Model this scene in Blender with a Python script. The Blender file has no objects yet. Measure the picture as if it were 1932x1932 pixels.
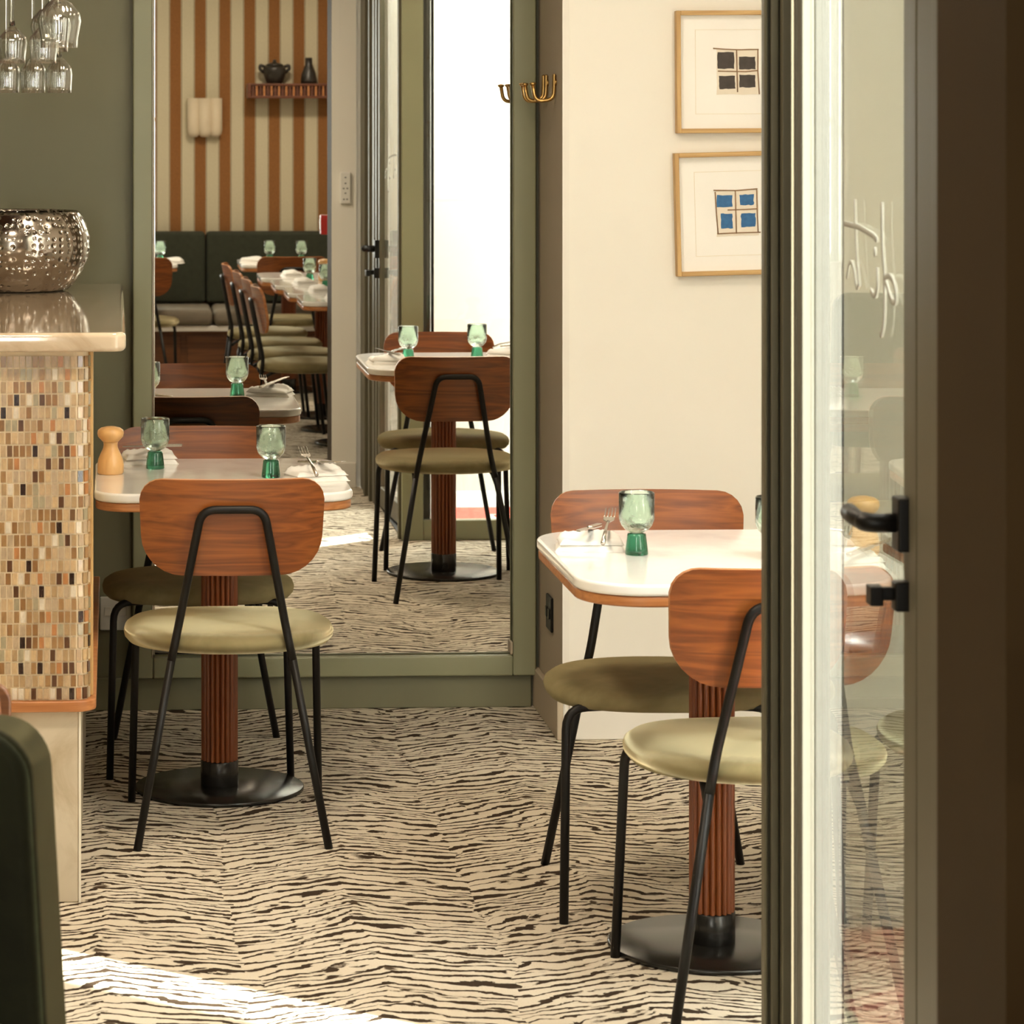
import bpy, bmesh, math, random
from mathutils import Vector, Matrix
random.seed(7)
PI = math.pi
SC = bpy.context.scene
COL = SC.collection

# ------------------------------------------------------------------ camera, world, sun, exposure
cam_d = bpy.data.cameras.new('camera')
cam = bpy.data.objects.new('camera', cam_d); COL.objects.link(cam)
cam.location = (0, 0, 1.6)
cam.rotation_euler = (PI/2, 0, -math.radians(2.6317))
cam_d.sensor_fit = 'HORIZONTAL'; cam_d.sensor_width = 36.0
cam_d.lens = 5700/1932*36.0
cam_d.shift_x = (966-477)/1932
cam_d.shift_y = -(966-210)/1932
cam_d.clip_start = 0.05; cam_d.clip_end = 100
cam_d.dof.use_dof = True; cam_d.dof.focus_distance = 7.0; cam_d.dof.aperture_fstop = 13
SC.camera = cam

world = bpy.data.worlds.new('sky'); SC.world = world; world.use_nodes = True
wbg = world.node_tree.nodes['Background']
wbg.inputs[0].default_value = (1.0, .985, .955, 1); wbg.inputs[1].default_value = 22.0

sun_d = bpy.data.lights.new('sun', 'SUN'); sun_d.energy = 34; sun_d.angle = math.radians(0.6); sun_d.color = (1, .95, .86)
sun = bpy.data.objects.new('sun', sun_d); COL.objects.link(sun)
_e = math.radians(27)
sdir = Vector((-0.781*math.cos(_e), 0.625*math.cos(_e), -math.sin(_e)))
sun.rotation_euler = sdir.to_track_quat('-Z', 'Y').to_euler()
sun.location = (6, -3, 5)

def area(name, loc, direction, sx, sy, power, color, portal=False, spread=PI):
    d = bpy.data.lights.new(name, 'AREA'); d.shape = 'RECTANGLE'; d.size = sx; d.size_y = sy
    d.energy = power; d.color = color; d.spread = spread
    o = bpy.data.objects.new(name, d); COL.objects.link(o); o.location = loc
    o.rotation_euler = Vector(direction).to_track_quat('-Z', 'Z' if abs(direction[2]) < .5 else 'Y').to_euler()
    if portal: d.cycles.is_portal = True
    return o
# daylight: portals in the real openings guide the sky light
area('door_daylight', (1.14, 4.45, 1.2), (-1, 0, 0), 0.9, 2.3, 1, (1, 1, 1), portal=True)
area('front_window_daylight', (-.64, -1.96, 1.55), (0, 1, 0), .6, 1.7, 1, (1, 1, 1), portal=True)
area('shopfront_daylight', (1.75, 4.86, 1.25), (0, 1, 0), 1.15, 2.3, 1, (1, 1, 1), portal=True)
# unseen lamps added at the ceiling as warm fill
def ceiling_fill(loc, power, size=.35):
    area('ceiling_fill_light', loc, (0, 0, -1), size, size, power, (1, .84, .64))
ceiling_fill((-0.35, 4.6, 2.70), 26)
ceiling_fill((0.45, 6.0, 2.70), 16)
ceiling_fill((-1.0, 1.4, 2.70), 24)
ceiling_fill((0.9, -0.2, 2.70), 26)
ceiling_fill((1.6, 6.4, 2.70), 5)

SC.view_settings.view_transform = 'Standard'; SC.view_settings.look = 'None'
SC.view_settings.exposure = 0.42; SC.view_settings.gamma = 1; SC.view_settings.use_curve_mapping = False
SC.cycles.use_denoising = True
SC.cycles.max_bounces = 14; SC.cycles.transparent_max_bounces = 24; SC.cycles.glossy_bounces = 8
SC.cycles.transmission_bounces = 12; SC.cycles.diffuse_bounces = 5
SC.cycles.sample_clamp_indirect = 8; SC.cycles.caustics_reflective = False; SC.cycles.caustics_refractive = False

# ------------------------------------------------------------------ material helpers
class NT:
    def __init__(s, name):
        s.m = bpy.data.materials.new(name); s.m.use_nodes = True
        s.t = s.m.node_tree; s.n = s.t.nodes; s.b = s.n['Principled BSDF']; s.out = s.n['Material Output']
    def node(s, typ, **kw):
        n = s.n.new(typ)
        for k, v in kw.items(): setattr(n, k, v)
        return n
    def put(s, sock, v):
        if isinstance(v, bpy.types.NodeSocket): s.t.links.new(v, sock)
        elif v is not None:
            if isinstance(v, (tuple, list)) and len(v) == 3 and sock.type == 'RGBA': v = (*v, 1)
            sock.default_value = v
    def math(s, op, a, b=None, c=None, clamp=False):
        n = s.node('ShaderNodeMath', operation=op, use_clamp=clamp)
        s.put(n.inputs[0], a); s.put(n.inputs[1], b)
        if c is not None: s.put(n.inputs[2], c)
        return n.outputs[0]
    def coord(s, which='Object', scale=(1, 1, 1), rot=(0, 0, 0), loc=(0, 0, 0)):
        tc = s.node('ShaderNodeTexCoord'); mp = s.node('ShaderNodeMapping')
        s.t.links.new(tc.outputs[which], mp.inputs[0])
        mp.inputs['Scale'].default_value = scale; mp.inputs['Rotation'].default_value = rot; mp.inputs['Location'].default_value = loc
        return mp.outputs[0]
    def noise(s, vec, scale, detail=3, rough=.5, dist=0):
        n = s.node('ShaderNodeTexNoise'); s.put(n.inputs['Vector'], vec); s.put(n.inputs['Scale'], scale)
        n.inputs['Detail'].default_value = detail; n.inputs['Roughness'].default_value = rough; n.inputs['Distortion'].default_value = dist
        return n.outputs['Fac']
    def mix(s, f, a, b):
        n = s.node('ShaderNodeMix', data_type='RGBA')
        s.put(n.inputs[0], f); s.put(n.inputs[6], a); s.put(n.inputs[7], b)
        return n.outputs[2]
    def ramp(s, f, stops, interp='LINEAR'):
        n = s.node('ShaderNodeValToRGB'); s.put(n.inputs[0], f); r = n.color_ramp; r.interpolation = interp
        while len(r.elements) < len(stops): r.elements.new(.5)
        for e, (p, c) in zip(r.elements, stops): e.position = p; e.color = (*c, 1)
        return n.outputs[0]
    def maprange(s, v, a, b, c=0, d=1, smooth=False):
        n = s.node('ShaderNodeMapRange')
        if smooth: n.interpolation_type = 'SMOOTHSTEP'
        for i, x in enumerate((v, a, b, c, d)): s.put(n.inputs[i], x)
        return n.outputs[0]
    def bump(s, h, strength=.3, dist=.002):
        n = s.node('ShaderNodeBump'); s.put(n.inputs['Height'], h)
        n.inputs['Strength'].default_value = strength; n.inputs['Distance'].default_value = dist
        s.t.links.new(n.outputs[0], s.b.inputs['Normal']); return n.outputs[0]
    def set(s, **kw):
        for k, v in kw.items(): s.put(s.b.inputs[k.replace('_', ' ')], v)
        return s

def plain(name, col, rough=.5, metal=0, var=.08, nscale=6, bump=0, spec=.5, coat=0):
    N = NT(name); v = N.coord()
    n = N.noise(v, nscale, 4)
    dark = tuple(c*(1-var) for c in col); light = tuple(min(1, c*(1+var)) for c in col)
    N.set(Base_Color=N.mix(n, dark, light), Roughness=rough, Metallic=metal, Coat_Weight=coat)
    N.b.inputs['Specular IOR Level'].default_value = spec
    if bump: N.bump(N.noise(v, nscale*25, 3), bump, .001)
    return N.m

def wood(name, c1, c2, rough=.35, axis='x', scale=1.0, coat=.15):
    N = NT(name)
    oi = N.node('ShaderNodeObjectInfo')
    sc = {'x': (.9, 9, 26), 'y': (9, 1.2, 22), 'z': (16, 16, 1.0)}[axis]
    v = N.coord('Object', tuple(k*scale for k in sc))
    va = N.node('ShaderNodeVectorMath', operation='ADD'); N.put(va.inputs[0], v)
    cmb = N.node('ShaderNodeCombineXYZ')
    for i in range(3): N.t.links.new(N.math('MULTIPLY', oi.outputs['Random'], 37.0*(i+1)), cmb.inputs[i])
    N.t.links.new(cmb.outputs[0], va.inputs[1]); v = va.outputs[0]
    a = N.noise(v, 1.0, 3, .5, .7)
    rings = N.math('PINGPONG', N.math('MULTIPLY', a, 11.0), 1.0)
    fine = N.noise(v, 5, 4, .65)
    f = N.math('ADD', N.math('MULTIPLY', rings, .5), N.math('MULTIPLY', fine, .6), clamp=True)
    c = N.ramp(f, [(0.15, c2), (.55, tuple((p+q)/2 for p, q in zip(c1, c2))), (.95, c1)])
    N.set(Base_Color=c, Roughness=N.maprange(fine, 0, 1, rough-.06, rough+.1), Coat_Weight=coat, Coat_Roughness=.3)
    N.bump(fine, .12, .0006)
    return N.m

M = {}
M['backwood'] = wood('walnut_veneer', (.315, .094, .017), (.115, .026, .0045), .34)
M['edgewood'] = wood('oiled_wood_edge', (.55, .235, .08), (.33, .11, .028), .4, scale=1.4)
M['column'] = wood('teak_fluting', (.27, .07, .013), (.14, .032, .006), .4, 'z')
M['plinthwood'] = wood('brown_wood_base', (.20, .075, .022), (.09, .03, .01), .5)
M['oak'] = wood('pale_oak_frame', (.62, .40, .16), (.42, .24, .08), .45, 'x', 1.2, 0)
M['oakv'] = wood('pale_oak_frame_upright', (.62, .40, .16), (.42, .24, .08), .45, 'z', 1.2, 0)
M['mill'] = wood('beech_turning', (.78, .48, .20), (.62, .34, .12), .35, 'z', .7, .3)
M['black'] = plain('black_powder_coat', (.007, .006, .005), .42, .0, .2, 40, .05, .25)
M['blackmetal'] = plain('black_iron', (.03, .028, .025), .24, .6, .2, 25, .05)
M['green'] = plain('sage_green_paint', (.178, .170, .100), .5, 0, .06, 3, .05)
M['greenframe'] = plain('sage_green_gloss', (.27, .27, .165), .36, 0, .05, 3, .03)
M['stile'] = plain('pale_grey_joinery', (.13, .125, .10), .4)
M['greendoor'] = plain('grey_green_joinery', (.10, .088, .056), .45, 0, .08, 5, .03, .25)
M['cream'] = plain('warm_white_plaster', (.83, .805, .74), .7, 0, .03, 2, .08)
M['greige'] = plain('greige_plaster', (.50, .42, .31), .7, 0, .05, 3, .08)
M['white'] = plain('white_paint', (.80, .77, .71), .5, 0, .02, 3, .02)
M['ceiling'] = plain('ceiling_white', (.72, .69, .62), .8, 0, .02, 2)
M['shadebrown'] = plain('shaded_greige', (.045, .027, .010), .7, 0, .12, 4, .04, .1)  # greige wall in shade, its darkness put into the colour
M['render'] = plain('cream_render', (.50, .475, .42), .8, 0, .03, 3, .1)
M['paving'] = plain('pale_paving', (.55, .53, .48), .8, 0, .12, 8, .1)
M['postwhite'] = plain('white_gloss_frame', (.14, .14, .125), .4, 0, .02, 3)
M['ceramic'] = plain('cream_ceramic', (.62, .52, .38), .6, 0, .06, 30, .1)
M['brass'] = plain('aged_brass', (.55, .34, .12), .3, 1, .2, 40)
M['steel'] = plain('cutlery_steel', (.62, .58, .53), .22, 1, .08, 30)
M['plastic'] = plain('white_plastic', (.80, .79, .75), .4, 0, .02, 10)
M['grey'] = plain('grey_print', (.25, .25, .24), .6)
M['red'] = plain('red_plastic', (.42, .02, .015), .4)
M['matred'] = plain('red_mat', (.62, .085, .06), .95, 0, .15, 60, .3)
M['darkpot'] = plain('dark_stoneware', (.022, .017, .013), .35, 0, .3, 20, .2)
M['darkwood'] = wood('dark_wood_shelf', (.17, .05, .016), (.07, .018, .006), .4)
M['napkin'] = plain('white_linen', (.84, .82, .78), .85, 0, .03, 80, .25)
M['paper'] = plain('art_paper', (.90, .89, .86), .9, 0, .02, 10, .1)
M['artpaper'] = plain('cream_rag_paper', (.80, .73, .62), .9, 0, .06, 20, .2)
M['charcoal'] = plain('charcoal_wash', (.07, .06, .055), .9, 0, .35, 60)
M['blue'] = plain('blue_wash', (.045, .15, .34), .9, 0, .35, 90)
M['twig'] = plain('twig_brown', (.30, .18, .10), .9, 0, .3, 60)
M['grout'] = plain('sand_grout', (.80, .66, .45), .8, 0, .08, 60, .2)
M['rib'] = plain('cream_line', (.78, .72, .6), .8)
M['glassletter'] = plain('frosted_sign_paint', (.36, .355, .31), .7)
M['letter'] = plain('white_sign_paint', (.86, .85, .78), .6)
M['banqback'] = plain('dark_green_velvet', (.030, .034, .020), .9, 0, .35, 30, .2)
M['banqseat'] = plain('taupe_fabric', (.22, .19, .145), .9, 0, .1, 30, .2)

def marble(name, c1, c2, rough, sc, coat=0):
    N = NT(name); v = N.coord()
    a = N.noise(v, sc, 6, .6, 1.5)
    N.set(Base_Color=N.ramp(a, [(.30, c2), (.5, c1), (.8, tuple(min(1, k*1.06) for k in c1))]), Roughness=rough, Coat_Weight=coat, Coat_Roughness=.05)
    return N.m
M['tabletop'] = marble('white_quartz', (.86, .845, .81), (.76, .74, .70), .13, 2.5, .4)
M['barstone'] = marble('beige_marble', (.62, .50, .36), (.42, .30, .19), .06, 5, .8)
M['plinthstone'] = marble('cream_limestone', (.56, .48, .36), (.40, .31, .20), .4, 4)

def velvet(name, c1, c2, sheen):
    N = NT(name); v = N.coord()
    a = N.noise(v, 7, 4, .6, .5)
    N.set(Base_Color=N.mix(N.maprange(a, .3, .7), c2, c1), Roughness=.85, Sheen_Weight=1.0, Sheen_Roughness=.35, Sheen_Tint=sheen)
    N.b.inputs['Specular IOR Level'].default_value = .15
    # the nap lies towards the front of the seat
    ge = N.node('ShaderNodeNewGeometry')
    vt = N.node('ShaderNodeVectorTransform', vector_type='NORMAL', convert_from='OBJECT', convert_to='WORLD')
    vt.inputs[0].default_value = (0, 1, 0)
    sc = N.node('ShaderNodeVectorMath', operation='SCALE'); N.t.links.new(vt.outputs[0], sc.inputs[0])
    N.put(sc.inputs['Scale'], N.maprange(a, .3, .7, .30, .5))
    ad = N.node('ShaderNodeVectorMath', operation='ADD'); N.t.links.new(ge.outputs['Normal'], ad.inputs[0]); N.t.links.new(sc.outputs[0], ad.inputs[1])
    nm = N.node('ShaderNodeVectorMath', operation='NORMALIZE'); N.t.links.new(ad.outputs[0], nm.inputs[0])
    N.t.links.new(nm.outputs[0], N.b.inputs['Normal'])
    return N.m
M['velvet'] = velvet('olive_velvet', (.27, .225, .115), (.17, .14, .065), (.95, .85, .55))
M['velvetside'] = velvet('olive_velvet_edge', (.026, .026, .012), (.016, .016, .007), (.18, .17, .09))
M['velvetdark'] = velvet('deep_green_velvet', (.022, .024, .012), (.010, .010, .006), (.35, .4, .2))

def glass_thin(name, tint=(1, 1, 1), ior=1.5, bf=1.0):
    N = NT(name); N.n.remove(N.b)
    tr = N.node('ShaderNodeBsdfTransparent'); tr.inputs[0].default_value = (*tint, 1)
    gl = N.node('ShaderNodeBsdfGlossy'); gl.inputs['Roughness'].default_value = 0.0
    fr = N.node('ShaderNodeFresnel'); ge = N.node('ShaderNodeNewGeometry')
    N.t.links.new(N.maprange(ge.outputs['Backfacing'], 0, 1, ior, 1/ior), fr.inputs[0])
    mx = N.node('ShaderNodeMixShader'); N.t.links.new(N.math('MULTIPLY', fr.outputs[0], bf, clamp=True), mx.inputs[0])
    N.t.links.new(tr.outputs[0], mx.inputs[1]); N.t.links.new(gl.outputs[0], mx.inputs[2])
    N.t.links.new(mx.outputs[0], N.out.inputs[0]); return N.m
M['pane'] = glass_thin('window_glass', (.97, .99, .97), 1.5, 1.0)
def glass_solid(name, col, rough=0.0, bub=0):
    N = NT(name)
    N.set(Base_Color=col, Roughness=rough, Transmission_Weight=1.0, IOR=1.45)
    if bub:
        v = N.coord(); a = N.noise(v, 60, 4, .7); b = N.noise(v, 14, 2)
        k = N.math('MULTIPLY', N.maprange(a, .5, .62), N.maprange(b, .42, .62))
        N.set(Roughness=N.maprange(k, 0, 1, .02, .5), Base_Color=N.mix(k, col, tuple(c*.72 for c in col)))
        N.bump(a, .35, .0015)
    return N.m
M['cupglass'] = glass_solid('pale_green_bubble_glass', (.70, .82, .73), .02, 1)
M['footglass'] = glass_solid('bottle_green_glass', (.05, .235, .135), .03)
M['clearglass'] = glass_solid('clear_glass', (.97, .97, .96), 0)
M['thinglass'] = glass_thin('thin_clear_glass', (.93, .93, .91), 1.6, 2.8)

N = NT('mirror_silver'); N.n.remove(N.b)
gl = N.node('ShaderNodeBsdfGlossy'); gl.inputs[0].default_value = (.90, .90, .87, 1); gl.inputs['Roughness'].default_value = 0
N.t.links.new(gl.outputs[0], N.out.inputs[0]); M['mirror'] = N.m

N = NT('hammered_nickel'); v = N.coord()
vo = N.node('ShaderNodeTexVoronoi', feature='F1'); N.put(vo.inputs['Vector'], v); vo.inputs['Scale'].default_value = 62; vo.inputs['Randomness'].default_value = .35
N.set(Base_Color=(.40, .35, .30), Metallic=1.0, Roughness=.13)
N.bump(N.maprange(vo.outputs['Distance'], .0, .5, 0, 1, True), .9, .004); M['nickel'] = N.m

def tile_mat(name, src):
    N = NT(name); v = N.coord('Object')
    if src == 'object': r = N.node('ShaderNodeObjectInfo').outputs['Random']
    else: r = N.node('ShaderNodeNewGeometry').outputs['Random Per Island']
    c = N.ramp(r, [(0, (.50, .36, .21)), (.13, (.40, .27, .14)), (.26, (.56, .40, .22)), (.38, (.33, .19, .08)), (.5, (.46, .35, .23)),
                   (.6, (.26, .135, .05)), (.68, (.10, .045, .02)), (.75, (.44, .20, .075)), (.81, (.035, .018, .012)), (.87, (.36, .31, .20)), (.92, (.66, .58, .46)), (.97, (.17, .09, .04))], 'CONSTANT')
    ns = N.noise(N.coord('Object', (60, 60, 18)), 3, 3, .6, .8)
    mx = N.node('ShaderNodeMix', data_type='RGBA', blend_type='MULTIPLY'); mx.inputs[0].default_value = .6
    N.put(mx.inputs[6], c); N.put(mx.inputs[7], N.ramp(ns, [(.3, (.6, .55, .5)), (.65, (1.15, 1.1, 1.05))]))
    N.set(Base_Color=mx.outputs[2], Roughness=.16, Coat_Weight=.4, Coat_Roughness=.08); return N.m
M['tile'] = tile_mat('glass_mosaic_tile', 'object'); M['tilestuff'] = tile_mat('glass_mosaic_field', 'island')

# striped wallpaper: world x decides the stripe (flat print)
N = NT('striped_wallpaper'); g = N.node('ShaderNodeNewGeometry'); sx = N.node('ShaderNodeSeparateXYZ'); N.t.links.new(g.outputs['Position'], sx.inputs[0])
u = N.math('FRACT', N.math('DIVIDE', N.math('ADD', sx.outputs[0], 4.296), .152))
fz = N.noise(g.outputs['Position'], 90, 3)
d = N.math('ABSOLUTE', N.math('SUBTRACT', u, .5))                  # 0 at the middle of a brown band
brown = N.math('LESS_THAN', d, .222)
line = N.math('MULTIPLY', N.math('GREATER_THAN', d, .243), N.math('LESS_THAN', d, .262))
cc = N.mix(brown, N.mix(fz, (.50, .44, .31), (.60, .53, .38)), N.mix(fz, (.19, .075, .017), (.30, .125, .032)))
cc = N.mix(line, cc, (.05, .03, .015)); N.set(Base_Color=cc, Roughness=.85); M['wallpaper'] = N.m

# carpet: broken dark ripple lines on cream, folded into half metre chevrons
N = NT('ripple_carpet'); g = N.node('ShaderNodeNewGeometry'); sx = N.node('ShaderNodeSeparateXYZ'); N.t.links.new(g.outputs['Position'], sx.inputs[0])
X, Y = sx.outputs[0], sx.outputs[1]
def vec2(a, b, fx, fy, off=0):
    c = N.node('ShaderNodeCombineXYZ'); N.put(c.inputs[0], N.math('MULTIPLY', a, fx)); N.put(c.inputs[1], N.math('MULTIPLY', b, fy)); c.inputs[2].default_value = off
    return c.outputs[0]
wob = N.math('MULTIPLY', N.math('SUBTRACT', N.noise(vec2(X, Y, .8, 2.1, 3), 1, 2), .5), .16)
wob = N.math('ADD', wob, N.math('MULTIPLY', N.math('SUBTRACT', N.noise(vec2(X, Y, 9, 17, 5), 1, 3, .6), .5), .07))
u = N.math('DIVIDE', N.math('ADD', N.math('ADD', X, .02), wob), .4975)
uc = N.math('ADD', u, 20.5); cell = N.math('FLOOR', uc); fu = N.math('SUBTRACT', N.math('FRACT', uc), .5)   # -.5..+.5 around a peak
au = N.math('ABSOLUTE', fu)
slope = N.math('POWER', N.math('MULTIPLY', au, 2.0), 0.85)
left = N.math('LESS_THAN', fu, 0)
amp = N.math('ADD', .085, N.math('MULTIPLY', left, .055))
fold = N.math('MULTIPLY', slope, amp)
wn = N.node('ShaderNodeTexWhiteNoise', noise_dimensions='1D'); N.t.links.new(cell, wn.inputs['W'])
yy = N.math('ADD', N.math('ADD', Y, fold), N.math('MULTIPLY', wn.outputs['Value'], .47))
w1 = N.math('MULTIPLY', N.math('SUBTRACT', N.noise(vec2(u, yy, 2.3, 5.5, 1), 1, 2, .5), .5), .15)
w2 = N.math('MULTIPLY', N.math('SUBTRACT', N.noise(vec2(u, yy, 9, 26, 9), 1, 4, .62), .5), .036)
yw = N.math('ADD', N.math('ADD', yy, w1), w2)
def lines(pitch, shift, lo, hi, seed):
    ph = N.math('ADD', N.math('DIVIDE', yw, pitch), N.math('ADD', N.math('MULTIPLY', u, shift), seed))
    s = N.math('MULTIPLY', N.math('ABSOLUTE', N.math('SUBTRACT', N.math('FRACT', ph), .5)), 2.0)
    thick = N.noise(vec2(N.math('ADD', u, N.math('MULTIPLY', N.math('FLOOR', N.math('ADD', ph, .5)), 3.37)), yy, 4.2, 5, seed), 1, 2, .6)
    th = N.maprange(thick, .25, .75, lo, hi)
    return N.maprange(s, th, N.math('ADD', th, .13), 0, 1, True), s
la, sa = lines(.0400, .0, .32, .87, 2)
lb, sb = lines(.0270, .55, .37, .92, 7)
selN = N.maprange(N.noise(vec2(u, yy, 3.1, 6, 20), 1, 2), .50, .54)
ln = N.math('ADD', N.math('MULTIPLY', la, N.math('SUBTRACT', 1, selN)), N.math('MULTIPLY', lb, selN))
ss = N.math('ADD', N.math('MULTIPLY', sa, N.math('SUBTRACT', 1, selN)), N.math('MULTIPLY', sb, selN))
fuzz = N.noise(g.outputs['Position'], 260, 3, .7)
ln = N.maprange(N.math('ADD', ln, N.math('MULTIPLY', N.math('SUBTRACT', fuzz, .5), .9)), .22, .80)
shade = N.math('MULTIPLY', N.maprange(ss, .35, .95), N.maprange(N.noise(vec2(u, yy, 3, 9, 31), 1, 2), .45, .75))
base = N.mix(fuzz, (.56, .485, .375), (.72, .65, .53))
c1 = N.mix(N.math('MULTIPLY', shade, .65), base, (.25, .165, .085))
c2 = N.mix(ln, c1, (.045, .030, .019))
ky = N.math('SUBTRACT', N.math('FRACT', N.math('DIVIDE', N.math('ADD', yy, .1), .47)), .5)
kd = N.math('SQRT', N.math('ADD', N.math('POWER', N.math('MULTIPLY', fu, 25), 2), N.math('POWER', N.math('MULTIPLY', ky, 20), 2)))
c3 = N.mix(N.maprange(kd, .35, .75, .95, 0, True), c2, (.05, .03, .015))
N.set(Base_Color=c3, Roughness=.95); N.b.inputs['Specular IOR Level'].default_value = .1
N.bump(N.math('ADD', N.math('MULTIPLY', fuzz, .6), N.math('SUBTRACT', 1, ln)), .5, .004)
M['carpet'] = N.m

# ------------------------------------------------------------------ mesh helpers
def new_bm(): return bmesh.new()
def obj(name, bm, mat, parent=None, smooth=False, bevel=0, seg=2, mats=None):
    me = bpy.data.meshes.new(name)
    bmesh.ops.recalc_face_normals(bm, faces=bm.faces)
    bm.to_mesh(me); bm.free()
    for m_ in (mats or [mat]): me.materials.append(m_)
    o = bpy.data.objects.new(name, me); COL.objects.link(o)
    if parent is not None: o.parent = parent
    if smooth:
        for p in me.polygons: p.use_smooth = True
    if bevel:
        b = o.modifiers.new('bevel', 'BEVEL'); b.width = bevel; b.segments = seg; b.limit_method = 'ANGLE'; b.angle_limit = math.radians(40)
        for p in me.polygons: p.use_smooth = True
        w = o.modifiers.new('wn', 'WEIGHTED_NORMAL'); w.keep_sharp = True
    return o
def add_box(bm, x0, x1, y0, y1, z0, z1, rot=None):
    c = Vector(((x0+x1)/2, (y0+y1)/2, (z0+z1)/2))
    r = bmesh.ops.create_cube(bm, size=1.0)
    for v in r['verts']:
        p = Vector((v.co.x*(x1-x0), v.co.y*(y1-y0), v.co.z*(z1-z0)))
        if rot is not None: p = rot @ p
        v.co = p + c
    return r['verts']
def box(name, x0, x1, y0, y1, z0, z1, mat, parent=None, bevel=0):
    bm = new_bm(); add_box(bm, x0, x1, y0, y1, z0, z1); return obj(name, bm, mat, parent, bevel=bevel)
def fillet(pts, r, n=6):
    pts = [Vector(p) for p in pts]; out = [pts[0]]
    for i in range(1, len(pts)-1):
        a, b, c = pts[i-1], pts[i], pts[i+1]
        d1 = (a-b); d2 = (c-b); k = min(r, d1.length*.49, d2.length*.49)
        p, q = b+d1.normalized()*k, b+d2.normalized()*k
        for j in range(n+1):
            t = j/n; out.append(p*(1-t)**2 + b*2*t*(1-t) + q*t*t)
    out.append(pts[-1]); return out
def add_tube(bm, pts, r, n=10, cap=True):
    pts = [Vector(p) for p in pts]; rings = []
    t0 = (pts[1]-pts[0]).normalized(); ref = Vector((0, 0, 1)) if abs(t0.z) < .9 else Vector((1, 0, 0))
    nrm = t0.cross(ref).normalized()
    for i, p in enumerate(pts):
        t = (pts[min(i+1, len(pts)-1)] - pts[max(i-1, 0)]).normalized()
        nrm = (nrm - t*nrm.dot(t)).normalized(); bn = t.cross(nrm)
        rr = r[i] if isinstance(r, (list, tuple)) else r
        rings.append([bm.verts.new(p + (nrm*math.cos(2*PI*k/n) + bn*math.sin(2*PI*k/n))*rr) for k in range(n)])
    for a, b in zip(rings, rings[1:]):
        for k in range(n): bm.faces.new((a[k], a[(k+1) % n], b[(k+1) % n], b[k]))
    if cap: bm.faces.new(rings[0][::-1]); bm.faces.new(rings[-1])
def tube(name, pts, r, mat, parent=None, n=10):
    bm = new_bm(); add_tube(bm, pts, r, n); return obj(name, bm, mat, parent, smooth=True)
def add_lathe(bm, prof, n=32, flute=None, c=(0, 0)):
    rings = []
    for (r, z) in prof:
        if r < 1e-6: rings.append([bm.verts.new((c[0], c[1], z))])
        else: rings.append([bm.verts.new((c[0]+(r*(1+(flute(k/n) if flute else 0)))*math.cos(2*PI*k/n), c[1]+(r*(1+(flute(k/n) if flute else 0)))*math.sin(2*PI*k/n), z)) for k in range(n)])
    for a, b in zip(rings, rings[1:]):
        if len(a) == 1 and len(b) == 1: continue
        for k in range(n):
            if len(a) == 1: bm.faces.new((a[0], b[(k+1) % n], b[k]))
            elif len(b) == 1: bm.faces.new((a[k], a[(k+1) % n], b[0]))
            else: bm.faces.new((a[k], a[(k+1) % n], b[(k+1) % n], b[k]))
    if len(rings[0]) > 1: bm.faces.new(rings[0][::-1])
    if len(rings[-1]) > 1: bm.faces.new(rings[-1])
def lathe(name, prof, mat, parent=None, n=32, flute=None, smooth=True):
    bm = new_bm(); add_lathe(bm, prof, n, flute); return obj(name, bm, mat, parent, smooth=smooth)
def rrect(w, d, r, n=8, taper=0):
    out = []
    rs = r if isinstance(r, (list, tuple)) else (r, r, r, r)      # corners +x+y, -x+y, -x-y, +x-y
    for (sx_, sy_, a0), q in zip(((1, 1, 0), (-1, 1, PI/2), (-1, -1, PI), (1, -1, 1.5*PI)), rs):
        cx_, cy_ = sx_*(w/2-q), sy_*(d/2-q)
        for k in range(n+1): out.append((cx_+q*math.cos(a0+PI/2*k/n), cy_+q*math.sin(a0+PI/2*k/n)))
    return out
def add_prism(bm, outline, z0, z1, f=None):
    f = f or (lambda x, y, z: (x, y, z))
    a = [bm.verts.new(f(x, y, z0)) for x, y in outline]; b = [bm.verts.new(f(x, y, z1)) for x, y in outline]
    n = len(outline)
    bm.faces.new(a[::-1]); bm.faces.new(b)
    for k in range(n): bm.faces.new((a[k], a[(k+1) % n], b[(k+1) % n], b[k]))

def meta(o, label, cat, group=None):
    o['label'] = label; o['category'] = cat
    if group: o['group'] = group
    return o
def thing(name, label, cat, loc=(0, 0, 0), rz=0, group=None):
    o = bpy.data.objects.new(name, None); COL.objects.link(o); o.empty_display_size = .05
    o.location = loc; o.rotation_euler = (0, 0, rz); return meta(o, label, cat, group)
def struct(o): o['kind'] = 'structure'; return o
def dup(root, loc, rz, label, group=None, rot=None):
    r = root.copy(); COL.objects.link(r); r.location = loc; r.rotation_euler = rot or (0, 0, rz); r['label'] = label
    if group: r['group'] = group
    elif 'group' in r: del r['group']
    for ch in root.children:
        c = ch.copy(); COL.objects.link(c); c.parent = r
        for gch in ch.children:
            d_ = gch.copy(); COL.objects.link(d_); d_.parent = c
    return r

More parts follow.
